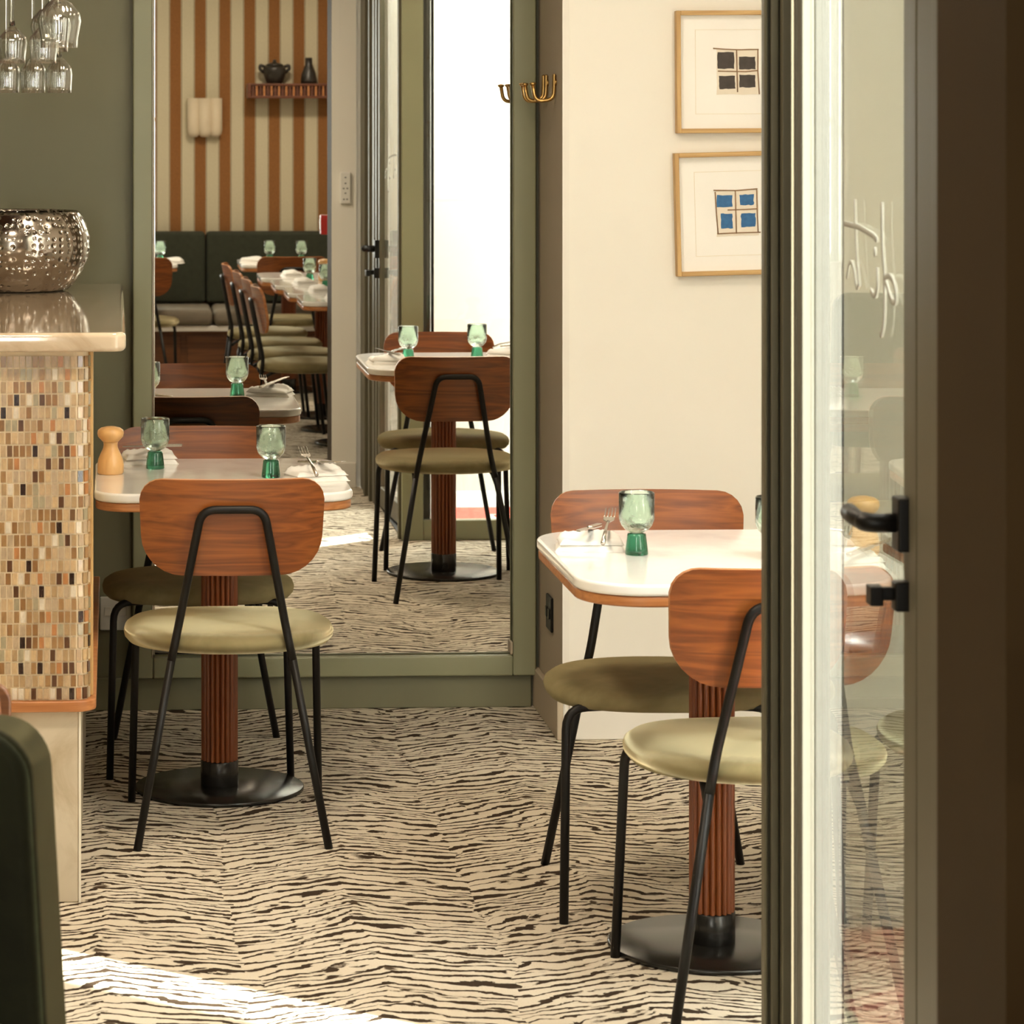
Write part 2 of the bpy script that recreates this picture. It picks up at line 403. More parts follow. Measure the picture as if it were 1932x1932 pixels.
# ------------------------------------------------------------------ the setting
CZ = 2.75
def sbox(name, *a, bevel=0): return struct(box(name, *a, bevel=bevel))
fl = new_bm()
for x0, x1, y0, y1 in ((-3.2, 2.6, -2.1, 3.0), (-3.2, 1.045, 3.0, 3.4), (-3.2, 1.075, 3.4, 8.15), (1.075, 2.45, 4.90, 8.15)):
    add_box(fl, x0, x1, y0, y1, -.1, 0)
struct(obj('floor', fl, M['carpet']))
MY = 8.095                                   # face of the mirror wall
sbox('wall_back', -3.2, 1.142, MY, 8.3, 0, CZ, M['green'])
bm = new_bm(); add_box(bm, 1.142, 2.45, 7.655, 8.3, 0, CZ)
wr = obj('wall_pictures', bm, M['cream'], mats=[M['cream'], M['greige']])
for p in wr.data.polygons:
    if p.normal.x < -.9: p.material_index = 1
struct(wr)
sbox('wall_left', -3.35, -3.2, -2.1, 8.3, 0, CZ, M['green'])
sbox('wall_alcove_right', 2.3, 2.45, 4.90, 7.655, 0, CZ, M['cream'])
sbox('wall_right', 2.55, 2.70, -2.1, 2.78, 0, CZ, M['cream'])
# front wall with the big window behind the camera, striped paper towards the banquette
bm = new_bm()
add_box(bm, -.30, 2.6, -2.05, -1.9, 0, CZ)
struct(obj('wall_front', bm, M['wallpaper']))
bm = new_bm()
add_box(bm, -3.2, -.98, -2.05, -1.9, 0, CZ); add_box(bm, -.98, -.30, -2.05, -1.9, 0, .70); add_box(bm, -.98, -.30, -2.05, -1.9, 2.4, CZ)
struct(obj('wall_front_window', bm, M['cream']))
w = thing('window_1', 'x', 'window', (0, 0, 0)); del w['label']; del w['category']; struct(w)
bm = new_bm()
for a in ((-.98, -.93, .70, 2.4), (-.35, -.30, .70, 2.4), (-.93, -.35, .70, .75), (-.93, -.35, 2.35, 2.4), (-.93, -.35, 1.54, 1.57)):
    add_box(bm, a[0], a[1], -2.02, -1.95, a[2], a[3])
obj('window_frame', bm, M['greenframe'], w, bevel=.004)
box('pane', -.93, -.35, -1.99, -1.98, .75, 2.35, M['pane'], w)
# wall between room and courtyard, with thermostat and alarm; shade on the camera side put in as dark brown
sbox('wall_courtyard', .960, 2.70, 2.78, 3.343, -.12, 3.3, M['render'])
sbox('wall_courtyard_lining', .9595, 1.03, 3.343, 3.352, 0, CZ, M['cream'])
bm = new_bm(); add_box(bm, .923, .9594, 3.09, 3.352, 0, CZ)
we = struct(obj('wall_courtyard_end', bm, None, mats=[M['shadebrown'], M['cream']]))
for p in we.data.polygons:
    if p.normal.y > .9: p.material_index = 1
sbox('wall_courtyard_inner', .960, 2.55, 2.765, 2.779, 0, CZ, M['shadebrown'])
sbox('baseboard_courtyard', .921, 1.028, 3.352, 3.366, 0, .105, M['white'], bevel=.003)
sbox('sun_blocker_fin', 2.46, 2.56, 3.86, 8.3, 0, 3.3, M['render'])  # unseen fin added to keep sun off the alcove and trim the floor patch
struct(box('ground', 1.075, 12, 3.2, 4.90, -.12, -.02, M['paving']))
sbox('ceiling', -3.35, 2.70, -2.1, 3.31, CZ, CZ+.15, M['ceiling'])
sbox('ceiling_dining', -3.35, 1.09, 3.31, 8.3, CZ, CZ+.15, M['ceiling'])
sbox('ceiling_alcove', 1.09, 2.46, 4.92, 8.3, CZ, CZ+.15, M['ceiling'])
# baseboards
sbox('baseboard_back', -.1, 1.12, 8.072, MY, 0, .086, M['green'], bevel=.003)
sbox('baseboard_pictures', 1.158, 2.3, 7.641, 7.655, 0, .10, M['white'], bevel=.003)
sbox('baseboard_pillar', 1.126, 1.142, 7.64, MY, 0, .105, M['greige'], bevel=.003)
# corner bead of the picture wall
sbox('trim_1', 1.141, 1.158, 7.648, 7.655, .10, CZ, M['white'])

# shopfront of the alcove: end post, sill, glass
w = bpy.data.objects.new('window_2', None); COL.objects.link(w); struct(w)
bm = new_bm(); add_box(bm, 1.063, 1.155, 4.905, 4.925, 0, CZ); add_box(bm, 1.062, 1.068, 4.893, 4.905, 0, CZ); add_box(bm, 1.072, 1.086, 4.893, 4.905, 0, CZ); add_box(bm, 1.088, 1.104, 4.880, 4.905, 0, CZ)
obj('window_post', bm, M['greendoor'], w, bevel=.004)
box('inner_panel', 1.074, 1.155, 4.925, 4.953, .0, CZ, M['greenframe'], w, bevel=.003)
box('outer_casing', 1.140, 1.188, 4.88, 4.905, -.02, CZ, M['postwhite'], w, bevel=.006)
box('sill', 1.155, 2.3, 4.90, 4.95, 0, .075, M['greenframe'], w, bevel=.005)
box('head_rail', 1.155, 2.3, 4.90, 4.95, 2.45, CZ, M['greenframe'], w, bevel=.005)
box('glazing_bead', 1.188, 1.196, 4.905, 4.940, .075, 2.45, M['blackmetal'], w)
box('mullion', 1.735, 1.775, 4.90, 4.95, .075, 2.45, M['greenframe'], w, bevel=.004)
box('pane', 1.170, 1.735, 4.92, 4.928, .075, 2.45, M['pane'], w)
box('pane', 1.775, 2.3, 4.92, 4.928, .075, 2.45, M['pane'], w)

# the glazed door to the courtyard, seen almost edge on
ax, ay = 1.118, 4.872                       # hinge
bx_, by_ = 1.0785, 3.945                      # lock edge
ang = math.atan2(by_-ay, bx_-ax); L = math.hypot(bx_-ax, by_-ay)
dr = thing('door_1', 'x', 'door', (ax, ay, 0), ang); del dr['label']; del dr['category']; struct(dr)
def leafbox(name, u0, u1, w0, w1, z0, z1, mat, bevel=.004): return box(name, u0, u1, w0, w1, z0, z1, mat, dr, bevel)
# local x runs hinge -> lock edge, local y: + is the courtyard side
bm = new_bm(); add_box(bm, 0, .060, -.012, .010, .01, 2.45); add_box(bm, .012, .030, -.015, .013, .01, 2.45)
obj('hinge_stile', bm, M['stile'], dr, bevel=.004)
bm = new_bm(); add_box(bm, L-.105, L, -.014, .014, .01, 2.45); add_box(bm, L-.050, L-.006, -.019, .019, .01, 2.45)
obj('lock_stile', bm, M['greendoor'], dr, bevel=.003)
leafbox('bottom_rail', .060, L-.105, -.012, .012, .01, .09, M['greendoor']); leafbox('top_rail', .060, L-.105, -.012, .012, 2.33, 2.45, M['greendoor'])
leafbox('pane', .060, L-.105, -.003, .003, .09, 2.33, M['pane'], 0)
sgn = -1
def hb(name, u, w0, w1, z, du, dz, mat=M['black'], bevel=.003, par=None):
    return box(name, u-du, u+du, min(w0, w1), max(w0, w1), z-dz, z+dz, mat, par or dr, bevel)
UH = L-.075
pl = hb('handle_plate', UH, sgn*.012, sgn*.032, 1.045, .022, .036)
tube('lever', fillet([(UH, sgn*.030, 1.046), (UH, sgn*.068, 1.046), (UH-.025, sgn*.078, 1.048), (UH-.07, sgn*.080, 1.052)], .02), [.013]*8+[.012]*8, M['black'], pl, 14)
lk = hb('lock_plate', UH, sgn*.012, sgn*.034, .948, .014, .020)
bm = new_bm(); add_box(bm, UH-.006, UH+.006, -.050, -.034, .942, .960); add_box(bm, UH-.016, UH+.016, -.068, -.050, .936, .962)
obj('thumb_turn', bm, M['black'], lk, bevel=.002)
# painted script lettering on the glass, read in reverse from inside
def stroke(pts, r=.004):
    bm = new_bm(); P = fillet([(p[0], -.0045, p[1]) for p in pts], .02, 5)
    add_tube(bm, P, r, 6)
    for v in bm.verts: v.co.y = -.0045+(v.co.y+.0045)*.15
    return bm
UU = lambda px: {1: .0}.get(px, None) if False else (px-1525)/(1706-1525)*(L-.175)+.060
ZZ = lambda py: 1.6-(py-210)/1400.0
def script(pts, r=.0045):
    obj('lettering', stroke([(UU(a), ZZ(b)) for a, b in pts], r*.8), M['glassletter'], dr, smooth=True)
script([(1664, 390), (1664, 470), (1668, 530), (1668, 600), (1666, 640), (1662, 655)], .007)
script([(1668, 540), (1676, 531), (1682, 540), (1686, 562), (1686, 580), (1681, 584), (1676, 570), (1672, 552), (1669, 545)], .006)
script([(1656, 522), (1657, 560), (1655, 576), (1650, 582), (1646, 570)], .006)
script([(1652, 484), (1653, 500)], .008)
script([(1600, 446), (1625, 448), (1650, 460), (1656, 468)], .006)
script([(1618, 392), (1619, 450), (1622, 520), (1626, 570)], .005)
script([(1604, 560), (1608, 528), (1613, 522), (1618, 545), (1622, 580), (1626, 560)], .005)
# door frame between the lock edge and the courtyard wall
w = bpy.data.objects.new('trim_2', None); COL.objects.link(w); struct(w)
bm = new_bm(); add_box(bm, 1.056, 1.115, 3.83, 3.935, 0, CZ); add_box(bm, 1.045, 1.10, 3.78, 3.83, 0, CZ)
add_box(bm, 1.060, 1.115, 3.66, 3.78, 0, CZ); add_box(bm, 1.040, 1.11, 3.58, 3.66, 0, CZ); add_box(bm, 1.048, 1.11, 3.352, 3.58, 0, CZ)
obj('door_frame', bm, M['greendoor'], w, bevel=.004)
box('door_head', 1.05, 1.12, 3.925, 4.90, 2.46, CZ, M['greendoor'], w)
box('threshold', 1.075, 1.12, 3.925, 4.885, -.02, .006, M['blackmetal'], w)

# ------------------------------------------------------------------ mirror
mr = thing('wall_mirror', 'tall wall mirror in a sage green frame reflecting the dining room', 'mirror', (.6, MY, 0))
def mb(name, x0, x1, z0, z1, y0=-.045, mat=M['greenframe']):
    return box(name, x0-.6, x1-.6, y0, 0, z0, z1, mat, mr, .005)
mb('frame_side', .050, .104, .088, 2.55); mb('frame_side', 1.068, 1.130, .088, 2.55)
mb('frame_bottom', .104, 1.068, .088, .143); mb('frame_top', .104, 1.068, 2.48, 2.55)
mb('glass', .1045, 1.0675, .1435, 2.4795, -.020, M['mirror'])
mb('edge_strip', .1005, .1045, .1435, 2.48, -.046, M['steel'])
mb('bracket', 1.060, 1.0675, .145, .18, -.05, M['greige'])

# ------------------------------------------------------------------ bistro chair
def make_chair(label):
    t = thing('bistro_chair', label, 'chair')
    T = .0092
    for s in (-1, 1):
        tube('leg', fillet([(s*.217, .235, 0), (s*.207, .188, .416), (s*.12, .180, .418)], .045, 6), T, M['black'], t)
    for s in (-1, 1):
        tube('leg', [(s*.208, -.235, 0), (s*.170, -.206, .20), (s*.133, -.178, .40)], T, M['black'], t)
    bp = fillet([(-.133, -.178, .40), (-.118, -.168, .47), (-.068, -.222, .735), (.068, -.222, .735), (.118, -.168, .47), (.133, -.178, .40)], .032, 7)
    tube('back_frame', bp, T, M['black'], t, 12)
    bm = new_bm()
    for s in (-1, 1): add_tube(bm, fillet([(s*.135, -.176, .38), (s*.130, -.12, .414), (s*.125, .18, .416)], .04, 5), .008, 8)
    add_tube(bm, [(-.13, .0, .414), (.13, .0, .414)], .008, 8)
    obj('seat_frame', bm, M['black'], t, smooth=True)
    # seat cushion: D shaped pad
    out = []
    for k in range(56):
        a = 2*PI*k/56; ca, sa_ = math.cos(a), math.sin(a)
        e = 2/2.7 if sa_ > 0 else 2/2.15
        out.append((.236*math.copysign(abs(ca)**e, ca), .025+.215*math.copysign(abs(sa_)**e, sa_)))
    bm = new_bm(); rings = []
    for (k, z) in ((.86, .410), (.955, .414), (.992, .424), (1.0, .434), (.985, .444), (.93, .453), (.75, .459), (.45, .462), (.15, .463)):
        rings.append([bm.verts.new((x*k, .025+(y-.025)*k, z)) for x, y in out])
    n = len(out)
    for a, b in zip(rings, rings[1:]):
        for k in range(n): bm.faces.new((a[k], a[(k+1) % n], b[(k+1) % n], b[k]))
    bm.faces.new(rings[0][::-1]); bm.faces.new(rings[-1])
    obj('seat', bm, M['velvet'], t, smooth=True)
    # bent plywood backrest
    W_, Hh = .410, .214
    bm = new_bm(); nx, nz = 28, 16; th = .012
    def outline_x(z01):                      # half width at height 0..1
        z = z01*Hh; w = W_/2 - .010*(1-z01)
        rb, rt = .085, .052
        if z < rb: w -= rb - math.sqrt(max(0, rb*rb-(rb-z)**2))
        if z > Hh-rt: q = z-(Hh-rt); w -= rt - math.sqrt(max(0, rt*rt-q*q))
        return w
    front, back = [], []
    for j in range(nz+1):
        z01 = .5-.5*math.cos(PI*j/nz); w = outline_x(z01); z = .585+z01*Hh - .000
        rowf, rowb = [], []
        for i in range(nx+1):
            x = w*(-1+2*i/nx)
            y = -.203 - (z-.70)*.20 + .95*x*x
            zz = z + (.10*x*x if z01 > .5 else -.08*x*x)*0
            rowb.append(bm.verts.new((x, y, zz))); rowf.append(bm.verts.new((x, y+th, zz+.001)))
        front.append(rowf); back.append(rowb)
    for G, fl_ in ((front, 0), (back, 0)):
        for j in range(nz):
            for i in range(nx): bm.faces.new((G[j][i], G[j][i+1], G[j+1][i+1], G[j+1][i]))
    ring = [(0, i) for i in range(nx+1)] + [(j, nx) for j in range(1, nz+1)] + [(nz, i) for i in range(nx-1, -1, -1)] + [(j, 0) for j in range(nz-1, 0, -1)]
    edge_faces = []
    for (a, b) in zip(ring, ring[1:]+ring[:1]):
        f = bm.faces.new((back[a[0]][a[1]], back[b[0]][b[1]], front[b[0]][b[1]], front[a[0]][a[1]])); f.material_index = 1
    o = obj('backrest', bm, None, t, mats=[M['backwood'], M['edgewood']])
    for p in o.data.polygons: p.use_smooth = p.material_index == 0
    o.data.set_sharp_from_angle(angle=math.radians(40))
    return t
chair = make_chair('olive velvet bistro chair at the left table, its back turned to the camera')
chair.location = (.258, 6.775, 0)
def put_chair(x, y, deg, label, group=None): return dup(chair, (x, y, 0), math.radians(deg), label, group)
put_chair(.207, 7.475, 180, 'bistro chair behind the left table, facing the camera with its back to the mirror')
put_chair(1.112, 6.140, 177.5, 'bistro chair behind the right table, facing the camera in front of the picture wall')
put_chair(1.172, 5.450, 2, 'bistro chair nearest the glazed door, its back to the camera at the right table')
G_ = 'bistro chairs along the row of tables seen in the mirror'
put_chair(.84, 2.30, -90, 'row chair nearest the mirror, seen side on at a white table', G_)
put_chair(.82, 1.68, -90, 'second chair along the reflected row counting from the near end', G_)
put_chair(.80, 1.05, -90, 'third chair along the reflected row, overlapped by the second one', G_)
put_chair(.77, .32, -90, 'farthest chair of the reflected row, standing apart in front of the banquette seam', G_)
put_chair(.10, -.56, 182, 'reflected chair cut off by the left edge of the mirror, in front of the banquette')
put_chair(.97, -.62, 178, 'reflected chair tucked behind the row of white tables against the banquette table')
put_chair(1.668, 5.54, 0, 'reflected chair cut off by the right edge of the mirror beside the bright window')

# ------------------------------------------------------------------ pedestal tables
def make_table(label, W_, D_, r=.085):
    t = thing('pedestal_table', label, 'table')
    bm = new_bm(); add_prism(bm, rrect(W_, D_, r, 10), .719, .741); obj('tabletop', bm, M['tabletop'], t, bevel=.006, seg=3)
    bm = new_bm(); add_prism(bm, rrect(W_-.006, D_-.006, r, 10), .699, .7188); obj('wood_edge', bm, M['edgewood'], t, bevel=.004)
    bm = new_bm(); add_box(bm, -.14, .14, -.14, .14, .690, .6988); obj('mounting_plate', bm, M['blackmetal'], t)
    fl_ = lambda a: -.055*(abs(math.cos(a*PI*22))**.6 < .45) - .03*(1-abs(math.sin(a*PI*22)))
    lathe('fluted_column', [(.0435, .070), (.0435, .690)], M['column'], t, 200, lambda a: -.17*(1-abs(math.sin(PI*20*a))**.75), smooth=False)
    lathe('collar', [(.043, .010), (.0445, .013), (.0445, .068), (.0425, .0705)], M['blackmetal'], t, 40)
    lathe('base_plate', [(.196, 0), (.199, .002), (.199, .0085), (.196, .0105), (.05, .0112)], M['blackmetal'], t, 72)
    return t
tb = make_table('white topped pedestal table at the left, between the mosaic bar and the mirror', .588, .69)
tb.location = (.249, 7.13, 0)
tr = make_table('white topped pedestal table at the right, in front of the framed pictures', .645, .72, .125)
tr.location = (1.172, 5.80, 0)
for c in tr.children:                       # column stands where the photo has it
    if c.name.split('.')[0] in ('fluted_column', 'collar', 'base_plate'): c.location.x = -.028; c.location.y = -.06
TG = 'white pedestal tables set in a row in the mirror reflection'
def put_table(x, y, rz, label, group=None): return dup(tb, (x, y, 0), math.radians(rz), label, group)
row = [(1.19, 2.30), (1.16, 1.68), (1.13, 1.05), (1.09, .38)]
for (x, y), lb_ in zip(row, ('white table nearest the mirror in the reflected row', 'second white table of the reflected row counting from the near end',
                             'third white table of the reflected row, glass and pepper mills upon it', 'fourth white table of the reflected row, nearest the banquette')):
    put_table(x, y, 90, lb_, TG)
bt1 = put_table(.04, -1.08, 0, 'banquette table at the far left of the reflection, white napkin at its edge')
bt2 = put_table(.99, -1.08, 0, 'banquette table in the reflection before the dark green seat back')
put_table(1.86, 5.84, 0, 'white table beyond the right table, only its corner reflected at the mirror edge')

# ------------------------------------------------------------------ tableware
def make_glass(label):
    t = thing('water_goblet', label, 'glass')
    R = .0345
    lathe('cup', [(0, .0425), (.012, .0428), (.022, .048), (.030, .057), (R, .070), (R, .1195), (R-.0018, .1213), (R-.0036, .1195), (R-.0036, .074), (.025, .063), (.018, .057), (0, .0545)], M['cupglass'], t, 40)
    lathe('foot', [(0, .0), (.0215, .0), (.0225, .002), (.0215, .012), (.0185, .036), (.0178, .0405), (.013, .0422), (0, .0424)], M['footglass'], t, 36)
    return t
def make_mill(label):
    t = thing('pepper_mill', label, 'pepper mill')
    lathe('body', [(0, 0), (.0285, 0), (.031, .004), (.0315, .020), (.029, .036), (.023, .050), (.0175, .062), (.0165, .070), (.0175, .0755), (0, .0755)], M['mill'], t, 36)
    lathe('head', [(0, .0762), (.0185, .0762), (.022, .080), (.0295, .088), (.0315, .096), (.0300, .104), (.0225, .1095), (.010, .1125), (0, .1130)], M['mill'], t, 36)
    return t
def make_napkin(label):
    t = thing('napkin', label, 'napkin')
    bm = new_bm(); rnd = random.Random(3)
    nx, ny = 16, 14
    def top(x, y): return .014 + .0025*math.sin(x*55+y*20) + .002*math.sin(y*80) + .007*max(0, 1-abs(y+.03+x*.3)/.02) 
    for layer, (w, d, zz, tw) in enumerate(((.136, .104, 0, 0), (.126, .094, .0125, .07))):
        G = []
        for j in range(ny+1):
            rr = []
            for i in range(nx+1):
                u, v = -1+2*i/nx, -1+2*j/ny
                x, y = u*w/2, v*d/2
                e = max(abs(u), abs(v)); fall = 1-e**8
                z = zz + .0008 + (.0118 if layer == 0 else 0) * (fall**.4) + (0 if layer == 0 else (.0085*fall**.5 + .0035*math.sin(x*60+y*30)*fall + .013*max(0, 1-abs(y-.012+x*.45)/.018)*fall))
                c_, s_ = math.cos(tw), math.sin(tw)
                rr.append(bm.verts.new((x*c_-y*s_, x*s_+y*c_, z)))
            G.append(rr)
        for j in range(ny):
            for i in range(nx): bm.faces.new((G[j][i], G[j][i+1], G[j+1][i+1], G[j+1][i]))
        B = [bm.verts.new((v.co.x, v.co.y, zz)) for v in [G[0][i] for i in range(nx+1)]+[G[j][nx] for j in range(1, ny+1)]+[G[ny][i] for i in range(nx-1, -1, -1)]+[G[j][0] for j in range(ny-1, 0, -1)]]
        P = [G[0][i] for i in range(nx+1)]+[G[j][nx] for j in range(1, ny+1)]+[G[ny][i] for i in range(nx-1, -1, -1)]+[G[j][0] for j in range(ny-1, 0, -1)]
        m = len(P)
        for k in range(m): bm.faces.new((P[k], P[(k+1) % m], B[(k+1) % m], B[k]))
        bm.faces.new(B)
    o = obj('cloth', bm, M['napkin'], t, smooth=True)
    o.data.set_sharp_from_angle(angle=math.radians(60))
    return t
def make_fork(label):
    t = thing('fork', label, 'fork')
    tube('handle', [(0, -.085, 0), (0, -.03, .004), (0, .02, .002), (0, .035, 0)], [.0048, .0036, .0026, .0034], M['steel'], t, 8)
    bm = new_bm(); add_prism(bm, [(-.003, .033), (.003, .033), (.0105, .045), (.0112, .060), (-.0112, .060), (-.0105, .045)], -.0012, .0012)
    obj('head', bm, M['steel'], t, bevel=.0006)
    for x in (-.0099, -.0033, .0033, .0099): tube('tine', [(x, .059, 0), (x, .075, -.001), (x*.97, .100, .005)], [.0016, .0013, .0007], M['steel'], t, 6)
    return t
def make_knife(label):
    t = thing('knife', label, 'knife')
    bm = new_bm(); add_prism(bm, rrect(.013, .085, .005, 5), -.0035, .0035, lambda x, y, z: (x, y-.04, z)); obj('handle', bm, M['steel'], t, bevel=.002)
    bm = new_bm(); add_prism(bm, [(-.005, .002), (.005, .002), (.0085, .02), (.009, .075), (.004, .095), (-.005, .10)], -.0008, .0008); obj('blade', bm, M['steel'], t)
    return t
TZ = .7412
g0 = make_glass('green footed water glass on the left table beside the pepper mill'); g0.location = (.099, 7.265, TZ)
GG = 'green footed glasses on the reflected row tables'
dup(g0, (.368, 7.080, TZ), 1.3, 'green footed water glass near the middle of the left table, behind the chair back')
dup(g0, (1.012, 5.815, TZ), 2.2, 'green footed water glass on the right table beside the napkin, nearest the camera')
dup(g0, (1.262, 5.735, TZ), .7, 'green footed water glass reflected at the right side of the right table')
for k, (x, y, lb_) in enumerate(((1.02, 1.62, 'footed glass on the second white table of the reflected row'),
                                 (.98, 1.00, 'footed glass on the third white table of the reflected row'),
                                 (1.02, 2.22, 'footed glass on the white table nearest the mirror, by the wall edge'))):
    dup(g0, (x, y, TZ), k*1.1, lb_, GG)
dup(g0, (.875, -1.03, TZ), .4, 'footed glass on the banquette table against the dark green seat back')
dup(g0, (1.06, -1.0, TZ), .9, 'footed glass farther right on the banquette table, behind the row tables')
dup(g0, (.235, -1.0, TZ), .2, 'footed glass at the left edge of the mirror on the far banquette table')
m0 = make_mill('turned wooden pepper mill on the left table next to the mosaic bar'); m0.location = (-.008, 7.165, TZ)
dup(m0, (1.452, 5.80, TZ), 0, 'turned wooden pepper mill on the right table, seen through the door glass')
dup(m0, (1.06, .92, TZ), 0, 'pepper mill on the reflected row tables beside the glass')
dup(m0, (1.15, 1.02, TZ), 0, 'smaller looking pepper mill farther right on the reflected row tables')
n0 = make_napkin('folded white napkin at the front right of the left table, fork and knife on it')
n0.location = (.470, 7.035, TZ); n0.rotation_euler = (0, 0, .25)
def put_napkin(x, y, rz, lb_, group=None): return dup(n0, (x, y, TZ), rz, lb_, group)
put_napkin(.085, 7.395, .1, 'folded white napkin at the back left of the left table behind the pepper mill')
put_napkin(.935, 5.900, -.15, 'folded white napkin on the right table, left of the green glass')
put_napkin(1.375, 5.640, .2, 'folded white napkin on the right table seen through the door glass')
put_napkin(1.64, 5.80, .2, 'folded white napkin on the far table reflected at the mirror edge')
NG = 'folded napkins on the reflected row tables'
for (x, y, lb_) in ((1.02, 2.40, 'folded napkin on the reflected white table nearest the mirror'), (.98, 1.80, 'folded napkin on the second reflected white table'),
                    (.94, 1.18, 'folded napkin on the third reflected white table'), (.92, .46, 'folded napkin on the fourth reflected white table')):
    put_napkin(x, y, 1.4, lb_, NG)
put_napkin(.77, -.98, .2, 'folded napkin on the banquette table before the dark green seat back')
put_napkin(.30, -.90, .2, 'folded napkin on the far banquette table at the left edge of the mirror')
f0 = make_fork('fork standing tines up on the front right napkin of the left table')
def lay(proto, x, y, z, rx, rz, lb_):
    if proto.get('used'):
        o = dup(proto, (x, y, z), 0, lb_)
        if 'used' in o: del o['used']
    else: o = proto; proto['used'] = 1; o.location = (x, y, z); o['label'] = lb_
    o.rotation_euler = (rx, 0, rz); return o
k0 = make_knife('knife')
lay(f0, .455, 7.01, TZ+.042, .22, .12, 'fork with its tines raised on the front right napkin of the left table')
lay(k0, .478, 7.045, TZ+.040, .10, -2.6, 'knife lying across the front right napkin of the left table')
lay(f0, .095, 7.375, TZ+.042, .22, -.15, 'fork with its tines raised on the back left napkin of the left table')
lay(k0, .10, 7.40, TZ+.040, .05, 2.2, 'knife lying across the back left napkin of the left table')
lay(f0, .965, 5.885, TZ+.042, .22, -.25, 'fork with its tines raised on the napkin left of the green glass')
lay(k0, .935, 5.905, TZ+.040, .06, 2.75, 'knife lying across the napkin left of the green glass, handle towards the wall')
lay(f0, 1.37, 5.62, TZ+.042, .2, -.3, 'fork on the napkin seen through the door glass')
lay(k0, 1.425, 5.63, TZ+.040, .1, -.8, 'knife on the napkin seen through the door glass')
del f0['used']; del k0['used']

# ------------------------------------------------------------------ bar
BF = 6.118                                  # stone plinth face
bar = thing('bar_counter', 'bar counter clad in brown and cream mosaic on a stone plinth at the left edge', 'bar counter', (-.6, BF, 0))
ox, oy = .6, -BF
RB = .030; BX = -.052; Fy = BF-.012
def rounded_body(x0, x1, y0, y1, r, z0, z1, n=8):
    o_ = [(x0, y1), (x0, y0)] + [(x1-r+r*math.sin(PI/2*k/n), y0+r-r*math.cos(PI/2*k/n)) for k in range(n+1)] + [(x1, y1)]
    bm = new_bm(); add_prism(bm, [(a+ox, b+oy) for a, b in o_], z0, z1); return bm
b_ = obj('body', rounded_body(-1.3, BX, Fy, 7.72, RB, .412, 1.118), M['grout'], bar, smooth=False)
obj('wood_trim', rounded_body(-1.3, BX+.016, Fy-.014, 7.73, RB+.012, .390, .412), M['edgewood'], bar, bevel=.003)
obj('wood_trim', rounded_body(-1.3, BX-.012, Fy+.01, 7.70, RB, 1.1085, 1.118), M['darkwood'], bar)
box('side_trim', BX+ox, BX+.010+ox, Fy+.045+oy, Fy+.068+oy, .412, 1.117, M['oakv'], bar, .003)
box('stone_plinth', -1.3+ox, -.071+ox, BF+oy, 7.65+oy, 0, .390, M['plinthstone'], bar, .004)
box('plinth_corner', -.0712+ox, -.0665+ox, BF-.001+oy, BF+.014+oy, 0, .390, M['rib'], bar)
# mosaic
tw, thh, pitx, pitz = .0102, .0224, .0128, .02575
def tile_mesh(w_, h_):
    bm = new_bm(); add_box(bm, -w_/2, w_/2, -.0025, 0.0, -h_/2, h_/2)
    me = bpy.data.meshes.new('mosaic_tile'); bm.to_mesh(me); bm.free(); me.materials.append(M['tile']); return me
tm = [tile_mesh(tw, thh), tile_mesh(tw*1.0, thh*.98), tile_mesh(tw*.94, thh*.99)]
cols = 0; rows_n = 27
xflat = BX-RB
stuff = new_bm(); rt = random.Random(11)
slots = []
for r_ in range(rows_n):
    z = .412+.0135+r_*pitz
    off = rt.choice((0, 0, .0045, .007, .002))
    # wrap round the corner: arc length parameter s, s<0 flat, 0..pi/2*R arc
    s = RB*PI/2*.98-.0065 - off*.6; c_i = 0
    while s > -1.2:
        slots.append((c_i, r_, s, z)); s -= pitx; c_i += 1
slots.sort(key=lambda q: (q[0], q[1]))
for idx, (ci, ri, s, z) in enumerate(slots):
    if s > 0: a = s/RB; px_, py_, rz = BX-RB+(RB+.0022)*math.sin(a), Fy+RB-(RB+.0022)*math.cos(a), a
    else: px_, py_, rz = BX-RB+s, Fy-.0022, 0
    if idx < 300:
        o = bpy.data.objects.new('mosaic_tile', rt.choice(tm)); COL.objects.link(o); o.parent = bar
        o.location = (px_+ox, py_+.0014+oy, z); o.rotation_euler = (0, rt.uniform(-.02, .02), rz)
    else:
        add_box(stuff, px_-tw/2+ox, px_+tw/2+ox, py_+oy, Fy+.001+oy, z-thh/2, z+thh/2)
so = obj('mosaic_field', stuff, M['tilestuff'], bar); so['kind'] = 'stuff'
# worktop
bm = new_bm()
pts = [(-1.35, 7.78), (-1.35, 6.05)] + [(.024-.03+.03*math.sin(PI/2*k/8), 6.05+.03-.03*math.cos(PI/2*k/8)) for k in range(9)] + [(.024, 7.78)]
add_prism(bm, pts, 1.1182, 1.157)
wt = obj('bar_worktop', bm, M['barstone'], bevel=.010, seg=4)
meta(wt, 'polished beige marble worktop with a rounded edge on the mosaic bar', 'worktop')
# hammered bowl
bw = thing('hammered_bowl', 'hammered metal wine bucket standing on the marble worktop', 'bowl', (-.245, 7.50, 1.1575))
prof = [(0, 0), (.118, 0), (.132, .003), (.150, .022), (.166, .045), (.180, .075), (.186, .105), (.185, .135), (.176, .165), (.163, .190), (.160, .1955), (.157, .196), (.155, .192), (.170, .165), (.178, .135), (.178, .105), (.170, .070), (.150, .035), (.12, .010), (0, .008)]
lathe('shell', prof, M['nickel'], bw, 96)
